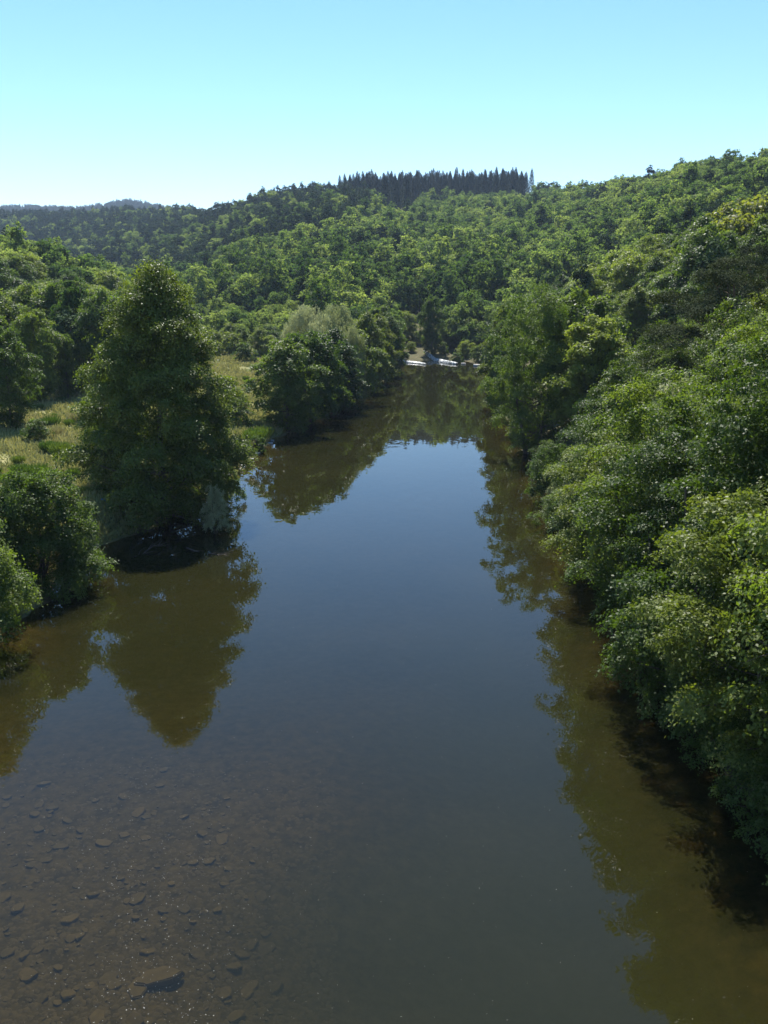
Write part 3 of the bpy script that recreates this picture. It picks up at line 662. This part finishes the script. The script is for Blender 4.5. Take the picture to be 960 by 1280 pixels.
# the rest of the forest as masses (geometry nodes placing the same trees)
def forest_mass(name, P, S, Rz, meshes, label):
    me = bpy.data.meshes.new(name); me.vertices.add(len(P)); me.vertices.foreach_set('co', np.asarray(P, np.float32).ravel())
    a = me.attributes.new('sc', 'FLOAT', 'POINT'); a.data.foreach_set('value', np.asarray(S, np.float32))
    a = me.attributes.new('rz', 'FLOAT', 'POINT'); a.data.foreach_set('value', np.asarray(Rz, np.float32))
    o = link(name, me); tag(o, label, 'forest', kind='stuff')
    g = bpy.data.node_groups.new(name, 'GeometryNodeTree')
    g.interface.new_socket('Geometry', in_out='INPUT', socket_type='NodeSocketGeometry'); g.interface.new_socket('Geometry', in_out='OUTPUT', socket_type='NodeSocketGeometry')
    gi = g.nodes.new('NodeGroupInput'); go = g.nodes.new('NodeGroupOutput')
    join = g.nodes.new('GeometryNodeJoinGeometry')
    for ob in meshes:
        oi = g.nodes.new('GeometryNodeObjectInfo'); oi.transform_space = 'ORIGINAL'; oi.inputs['Object'].default_value = ob
        g2 = g.nodes.new('GeometryNodeGeometryToInstance'); g.links.new(oi.outputs['Geometry'], g2.inputs[0]); g.links.new(g2.outputs[0], join.inputs[0])
    ip = g.nodes.new('GeometryNodeInstanceOnPoints'); ip.inputs['Pick Instance'].default_value = True
    g.links.new(gi.outputs[0], ip.inputs['Points']); g.links.new(join.outputs[0], ip.inputs['Instance'])
    na = g.nodes.new('GeometryNodeInputNamedAttribute'); na.data_type = 'FLOAT'; na.inputs[0].default_value = 'sc'
    nb = g.nodes.new('GeometryNodeInputNamedAttribute'); nb.data_type = 'FLOAT'; nb.inputs[0].default_value = 'rz'
    cx = g.nodes.new('ShaderNodeCombineXYZ'); g.links.new(nb.outputs[0], cx.inputs[2])
    g.links.new(cx.outputs[0], ip.inputs['Rotation']); g.links.new(na.outputs[0], ip.inputs['Scale'])
    g.links.new(ip.outputs[0], go.inputs[0])
    md = o.modifiers.new('trees', 'NODES'); md.node_group = g
rest = np.array(rest)
for kd, name, lab in ((0, 'broadleaf_forest', 'closed broadleaf wood covering the farther hillsides'), (1, 'pine_forest', 'dark pine wood covering the far left ridges')):
    sel = rest[(kind[rest] == kd) | ((kind[rest] == 2) if kd == 0 else False)]
    obs = [first[me.name] for me in protos_far[kd] if first[me.name] is not None]
    P = np.stack([X[sel], Y[sel], Z[sel] - .2], 1); S_, R_ = scl[sel], rotz[sel]
    if kd == 1:   # the far hill's wood
        fy = rng.uniform(2050, 2560, 2600); fx = fy * rng.uniform(-.47, -.12, 2600); fz = H(fx, fy)
        P = np.concatenate([P, np.stack([fx, fy, fz - .5], 1)]); S_ = np.concatenate([S_, rng.uniform(.9, 1.3, 2600)]); R_ = np.concatenate([R_, rng.uniform(0, 6, 2600)])
    forest_mass(name, P, S_, R_, obs, lab)
    print(name, len(P))
print('individual', cnt)

# ------------------------------------------------------------------ around the rapids
x, y = PX(540, 218, 6), 218
thing('willow_tree', MB1, x, y, 'oval tree standing alone behind the rapids', s=(.72, .72, 1.2))
for px, Y, pr, s_, lab in ((505, 232, MB2, .8, 'small round tree left of the oval tree behind the rapids'), (562, 226, MB2, .75, 'small tree right of the oval tree behind the rapids'),
      (582, 214, MS, 1.0, 'brownish green bush on the far shore, right of the rapids'), (598, 206, MS, .9, 'bush on the far shore at the foot of the right slope'),
      (500, 222, MS, .6, 'low pale shrub left of the white chute'), (514, 221, MS, .62, 'low pale shrub touching the white chute'), (522, 229, MS, .8, 'shrub just above the head of the white chute'), (588, 222, MB1, .7, 'light brownish green tree on the far shore'), (492, 214, MS, .8, 'bush at the left end of the rapids'), (536, 233, MS, 1.0, 'bush under the oval tree, behind the chute'), (552, 219, MS, .7, 'bush right of the oval tree above the chute'),
      (571, 207, MS, .7, 'low bush at the right end of the white chute')):
    thing('bush' if pr is MS else 'broadleaf_tree', pr, PX(px, Y, 2), Y, lab, 'bush' if pr is MS else 'tree', s=s_)
m, t = mat('foam'); out = N(t, 'ShaderNodeOutputMaterial'); p = N(t, 'ShaderNodeBsdfPrincipled', Roughness=0.5)
geo = N(t, 'ShaderNodeNewGeometry'); ns = N(t, 'ShaderNodeTexNoise', Scale=2.4, Detail=6.0, Roughness=0.7); L(t, geo.outputs['Position'], ns.inputs[0])
r = ramp(t, [(0.42, (0.05, 0.06, 0.05)), (0.60, (0.66, 0.69, 0.70))]); L(t, ns.outputs[0], r.inputs[0]); L(t, r.outputs[0], p.inputs[0])
L(t, p.outputs[0], out.inputs[0]); M['foam'] = m
def strip(name, P, wd, seed, label):
    rg = np.random.default_rng(seed); P = np.array(P, float); n = 60; q = np.linspace(0, len(P) - 1, n)
    c = np.stack([np.interp(q, range(len(P)), P[:, i]) for i in range(3)], 1)
    d = unit(np.gradient(c, axis=0)); sdv = unit(np.cross(d, [0, 0, 1.])); ww = np.interp(q, range(len(P)), wd) * rg.uniform(.6, 1.35, n)
    m_ = 14; U = np.linspace(-1, 1, m_)
    G_ = c[:, None] + sdv[:, None] * (U[None, :, None] * ww[:, None, None] * .5)
    zz = np.maximum(H(G_[..., 0], G_[..., 1]), 0) ; G_[..., 2] = zz + .05 + c[:, None, 2] * (1 - U[None] ** 2) + rg.random((n, m_)) * .28 * (1 - U[None] ** 4) - .12 * (np.abs(U)[None] > .99)
    V, F = grid_mesh('f', G_[..., 0], G_[..., 1], G_[..., 2])
    tag(link(name, mk(name, V, F, [M['foam']], smooth=True)), label, 'rapids', kind='stuff')
strip('rapids_foam', [(15.8, 200, .15), (14.2, 203, .3), (12.2, 209, .4), (10.6, 216, .4), (9.6, 221, .25)], [.4, .9, 1.1, .9, .5], 1, 'white water rushing down the narrow chute')
strip('rapids_foam', [(2.6, 205, .12), (4.6, 206, .2), (7.5, 203, .1), (9, 199, .05)], [.4, 1.5, 1.1, .4], 2, 'white water breaking beside the left bank')

def rock_mesh(seed, flat=.5):
    import bmesh
    bm = bmesh.new(); bmesh.ops.create_icosphere(bm, subdivisions=2, radius=.5)
    for v in bm.verts:
        c = v.co.copy(); k = 1 + .45 * noise.noise(c * 1.6 + Vector((seed * 3.1, 0, 0))) + .12 * noise.noise(c * 5 + Vector((0, seed, 0)))
        # chop facets
        v.co = c * k; v.co.z = max(min(v.co.z, .30), -.3) * flat
        v.co.x = max(min(v.co.x, .42), -.46)
    me = bpy.data.meshes.new('rock'); bm.to_mesh(me); bm.free(); return me
def slab_mesh(seed):
    import bmesh
    rg = random.Random(seed); bm = bmesh.new()
    ring = [(math.cos(a_) * r_, math.sin(a_) * r_) for a_, r_ in ((i * 1.047 + rg.uniform(-.3, .3), rg.uniform(.36, .58)) for i in range(6))]
    vb = [bm.verts.new((x * 1.06, y * 1.06, -.12)) for x, y in ring]; vt = [bm.verts.new((x, y, .12 + x * .14 + rg.uniform(-.02, .02))) for x, y in ring]
    bm.faces.new(vt); bm.faces.new(vb[::-1])
    for i in range(6): bm.faces.new((vb[i], vb[(i + 1) % 6], vt[(i + 1) % 6], vt[i]))
    bmesh.ops.bevel(bm, geom=list(bm.edges), offset=.035, segments=2, affect='EDGES')
    bmesh.ops.triangulate(bm, faces=bm.faces[:]); bmesh.ops.subdivide_edges(bm, edges=bm.edges[:], cuts=2, use_grid_fill=True)
    for v in bm.verts: v.co += Vector((1, 1, .7)) * .035 * noise.noise(v.co * 5 + Vector((seed, 0, 0)))
    me = bpy.data.meshes.new('slab'); bm.to_mesh(me); bm.free(); return me
rk = [slab_mesh(1), slab_mesh(5), slab_mesh(9), rock_mesh(3, .5), slab_mesh(14), rock_mesh(5, .6)]
for me in rk: me.materials.append(M['stone'])
rkp = [rock_mesh(i + 20, .8) for i in range(3)]
for me in rkp: me.materials.append(M['pale_rock'])
for x, y, s_, lab in ((19.6, 196, 1.5, 'pale boulder at the foot of the right bank beside the rapids'), (20.6, 193, 1.0, 'small pale boulder next to the larger one on the right bank'),
                      (17.2, 201, 1.1, 'low boulder at the mouth of the white chute'), (1.9, 200, 1.2, 'pale boulder in the white water at the left bank'),
                      (PX(284, 76, 0), 75.5, .8, 'pale stone at the waterline of the grassy point')):
    o = link('boulder', rkp[int(x) % 3], loc=(x, y, max(Hs(x, y), -.1) + .1), rz=x, s=s_); tag(o, lab, 'rock')

# submerged stones of the near left shallows
def bedpt(px, py, zz):
    v = (640 - py) / FPX; dy = math.cos(PITCH) + v * math.sin(PITCH); dz = -math.sin(PITCH) + v * math.cos(PITCH)
    tt = (zz - CAMZ) / dz; return (px - 480) / FPX * tt, dy * tt
rs = random.Random(3)
x, y = bedpt(198, 1228, -.3)
o = link('submerged_stone', rk[0], loc=(x, y, Hs(x, y) + .12), rz=.35, s=(1.05, .7, .6)); tag(o, 'largest flat brown slab lying under the shallow water', 'stone')
x, y = bedpt(172, 1240, -.3)
o = link('submerged_stone', rk[2], loc=(x, y, Hs(x, y) + .03), rz=1.2, s=(.7, .5, .5)); tag(o, 'flat stone leaning against the left of the largest submerged slab', 'stone')
used = []
for i in range(420):
    q = rs.random() ** .8
    px = rs.uniform(-30, 300 + 60 * q); py = 960 + 330 * q
    x, y = bedpt(px, py, -.4); d = -Hs(x, y)
    if d < .12 or (abs(px - 198) < 45 and abs(py - 1230) < 30): continue
    if len(used) > 285 or any((x - a) ** 2 + (y - b) ** 2 < .035 for a, b in used): continue
    used.append((x, y)); s_ = .08 + .32 * rs.random() ** 3
    o = link('submerged_stone', rk[i % 6], loc=(x, y, -d + .02), rz=rs.uniform(0, 6), s=(s_ * rs.uniform(1, 1.5), s_, s_ * rs.uniform(.6, 1)))
    o.rotation_euler = (rs.uniform(-.25, .25), rs.uniform(-.25, .25), rs.uniform(0, 6))
    tag(o, 'small brown stone on the bed of the near left shallows', 'stone', 'stones on the bed of the near left shallows')

rng = np.random.default_rng(61); n = 6000
gpx = rng.uniform(-40, 420, n); gpy = 940 + 350 * rng.random(n) ** .8
v_ = (640 - gpy) / FPX; dz_ = -math.sin(PITCH) + v_ * math.cos(PITCH); dy_ = math.cos(PITCH) + v_ * math.sin(PITCH)
tt_ = (-.35 - CAMZ) / dz_; gx = (gpx - 480) / FPX * tt_; gy = dy_ * tt_; gz = H(gx, gy)
ok = gz < -.1; gx, gy, gz = gx[ok], gy[ok], gz[ok]; n = len(gx)
base = np.array([[1, 0, 0], [.25, .9, .1], [-.8, .5, 0], [-.7, -.6, .1], [.3, -.95, 0], [.3, .3, .8], [-.4, -.1, .75], [.2, -.4, .7]])
ln = (.03 + .07 * rng.random(n) ** 2)[:, None, None]; an = rng.uniform(0, 6.28, n); ca, sa = np.cos(an), np.sin(an)
bv = base[None] * rng.uniform(.7, 1.3, (n, 8, 3)) * ln * np.array([1.3, 1, .55])
rv = np.stack([bv[..., 0] * ca[:, None] - bv[..., 1] * sa[:, None], bv[..., 0] * sa[:, None] + bv[..., 1] * ca[:, None], bv[..., 2]], -1) + np.stack([gx, gy, gz - .005], -1)[:, None]
bf = np.array([[0, 1, 5, 7], [1, 2, 6, 5], [2, 3, 6, 6], [3, 4, 7, 6], [4, 0, 7, 7], [5, 6, 7, 7]]); bf = np.array([[0, 1, 5], [0, 5, 7], [1, 2, 6], [1, 6, 5], [2, 3, 6], [3, 4, 7], [3, 7, 6], [4, 0, 7], [5, 6, 7]])
Fg = (bf[None] + 8 * np.arange(n)[:, None, None]).reshape(-1, 3)
tag(link('bed_gravel', mk('bed_gravel', rv.reshape(-1, 3), Fg, [M['stone']])), 'loose brown gravel on the bed of the near left shallows', 'gravel', kind='stuff')
rs = random.Random(8)
for i in range(26):
    y = rs.uniform(78, 104) if i < 12 else rs.uniform(58, 96)
    x = float(np.interp(y, LY, LX)) + rs.uniform(-.1, .35) if i < 12 else float(np.interp(y, RY, RX)) - rs.uniform(-.2, .3)
    s_ = rs.uniform(.25, .6)
    o = link('shore_stone', rkp[i % 3], loc=(x, y, .04), rz=rs.uniform(0, 6), s=s_)
    tag(o, 'small pale stone along the left waterline' if i < 12 else 'pale stone at the foot of the right bank', 'stone', 'stones along the left waterline' if i < 12 else 'stones along the right waterline')
for i in range(24):
    y = rs.uniform(56, 116); x = PX(rs.uniform(-40, 110), y, 2) if i < 20 else PX(rs.uniform(286, 345), y + 60, 2)
    if i >= 20: y += 60
    if x > float(np.interp(y, LY, LX)) - 1.5: continue
    o = link('broom_shrub', br[i % 2], loc=(x, y, Hs(x, y)), rz=rs.uniform(0, 6), s=(lambda q: (q, q, q * rs.uniform(.8, 1.2)))(rs.uniform(.35, .7)))
    tag(o, 'small green tuft of broom dotting the dry meadow', 'shrub', 'small broom tufts in the meadow')
# bare fallen branches at the waterline
for x, y, a_, ln, lab in ((-12.4, 53.5, -.5, 3.2, 'bare dead branch reaching out over the water under the tall alder'), (-14.8, 51.5, .9, 2.2, 'short dead branch lying in the water in the shade of the tall alder'),
                          (11.2, 38, 2.7, 1.2, 'dead branch dipping into the water below the right bank thicket')):
    mb = MB(); rg = np.random.default_rng(int(ln * 10))
    p_ = np.cumsum(rg.normal(size=(7, 3)) * .07 + np.array([ln / 6, 0, .05]), axis=0); tube(mb, p_, np.linspace(.05, .012, 7), 6)
    for q in range(2, 7):
        for sg in (-1, 1):
            e = p_[q] + np.array([.35, sg * rg.uniform(.2, .6), rg.uniform(-.1, .35)]); tube(mb, [p_[q - 1], (p_[q - 1] + e) / 2 + rg.normal(size=3) * .04, e], [.018, .012, .005], 5)
    o = link('dead_branch', mb.mesh('dead_branch', [M['bark']]), loc=(x, y, .05), rz=a_); tag(o, lab, 'branch')
# blue bundle in the shade of the tall alder
m, t = mat('blue_cloth'); out = N(t, 'ShaderNodeOutputMaterial'); p = N(t, 'ShaderNodeBsdfPrincipled', Roughness=0.7); p.inputs[0].default_value = (.06, .20, .55, 1); L(t, p.outputs[0], out.inputs[0])
bme = rock_mesh(41, .7); bme.materials.append(m)
for q in bme.polygons: q.use_smooth = True
x, y = PX(131, 59.5, 1.3), 59.5
o = link('cloth_bundle', bme, loc=(x, y, Hs(x, y) + .2), s=(.5, .4, .6)); tag(o, 'crumpled blue bundle on the bank in the shade left of the tall alder', 'bundle')

# sun glints and floating bits on the water, both put in as pale quads
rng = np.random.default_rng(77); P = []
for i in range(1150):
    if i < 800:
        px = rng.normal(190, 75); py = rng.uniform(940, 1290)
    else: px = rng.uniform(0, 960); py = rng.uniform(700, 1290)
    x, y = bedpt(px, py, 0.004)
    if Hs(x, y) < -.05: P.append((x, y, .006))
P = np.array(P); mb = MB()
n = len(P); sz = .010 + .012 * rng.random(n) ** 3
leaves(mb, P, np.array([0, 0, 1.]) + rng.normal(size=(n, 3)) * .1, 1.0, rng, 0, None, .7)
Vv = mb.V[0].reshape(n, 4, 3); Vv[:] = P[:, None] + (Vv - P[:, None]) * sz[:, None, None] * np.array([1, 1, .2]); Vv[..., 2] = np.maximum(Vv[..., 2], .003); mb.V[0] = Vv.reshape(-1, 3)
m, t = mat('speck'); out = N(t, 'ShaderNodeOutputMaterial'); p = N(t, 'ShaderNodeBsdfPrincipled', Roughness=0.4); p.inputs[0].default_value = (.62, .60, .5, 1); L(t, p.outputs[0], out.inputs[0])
tag(link('glint_flecks', mb.mesh('glint_flecks', [m])), 'tiny pale flecks standing for sun glints and floating bits on the water', 'specks', kind='stuff')

# ------------------------------------------------------------------ haze
HAZE = 0.00013
import bmesh
bm = bmesh.new(); bmesh.ops.create_cube(bm, size=1)
for v in bm.verts: v.co = (v.co.x * 15600, (v.co.y * 6900) + 2990, -4 if v.co.z < 0 else 285)
me = bpy.data.meshes.new('haze'); bm.to_mesh(me); bm.free()
m, t = mat('haze'); out = N(t, 'ShaderNodeOutputMaterial'); pv = N(t, 'ShaderNodeVolumePrincipled')
pv.inputs['Color'].default_value = (.62, .78, 1, 1); pv.inputs['Density'].default_value = HAZE; pv.inputs['Anisotropy'].default_value = .0
L(t, pv.outputs[0], out.inputs['Volume']); me.materials.append(m)
if HAZE > 0: tag(link('haze', me), 'thin blue air in front of the far hills', 'haze', kind='stuff')
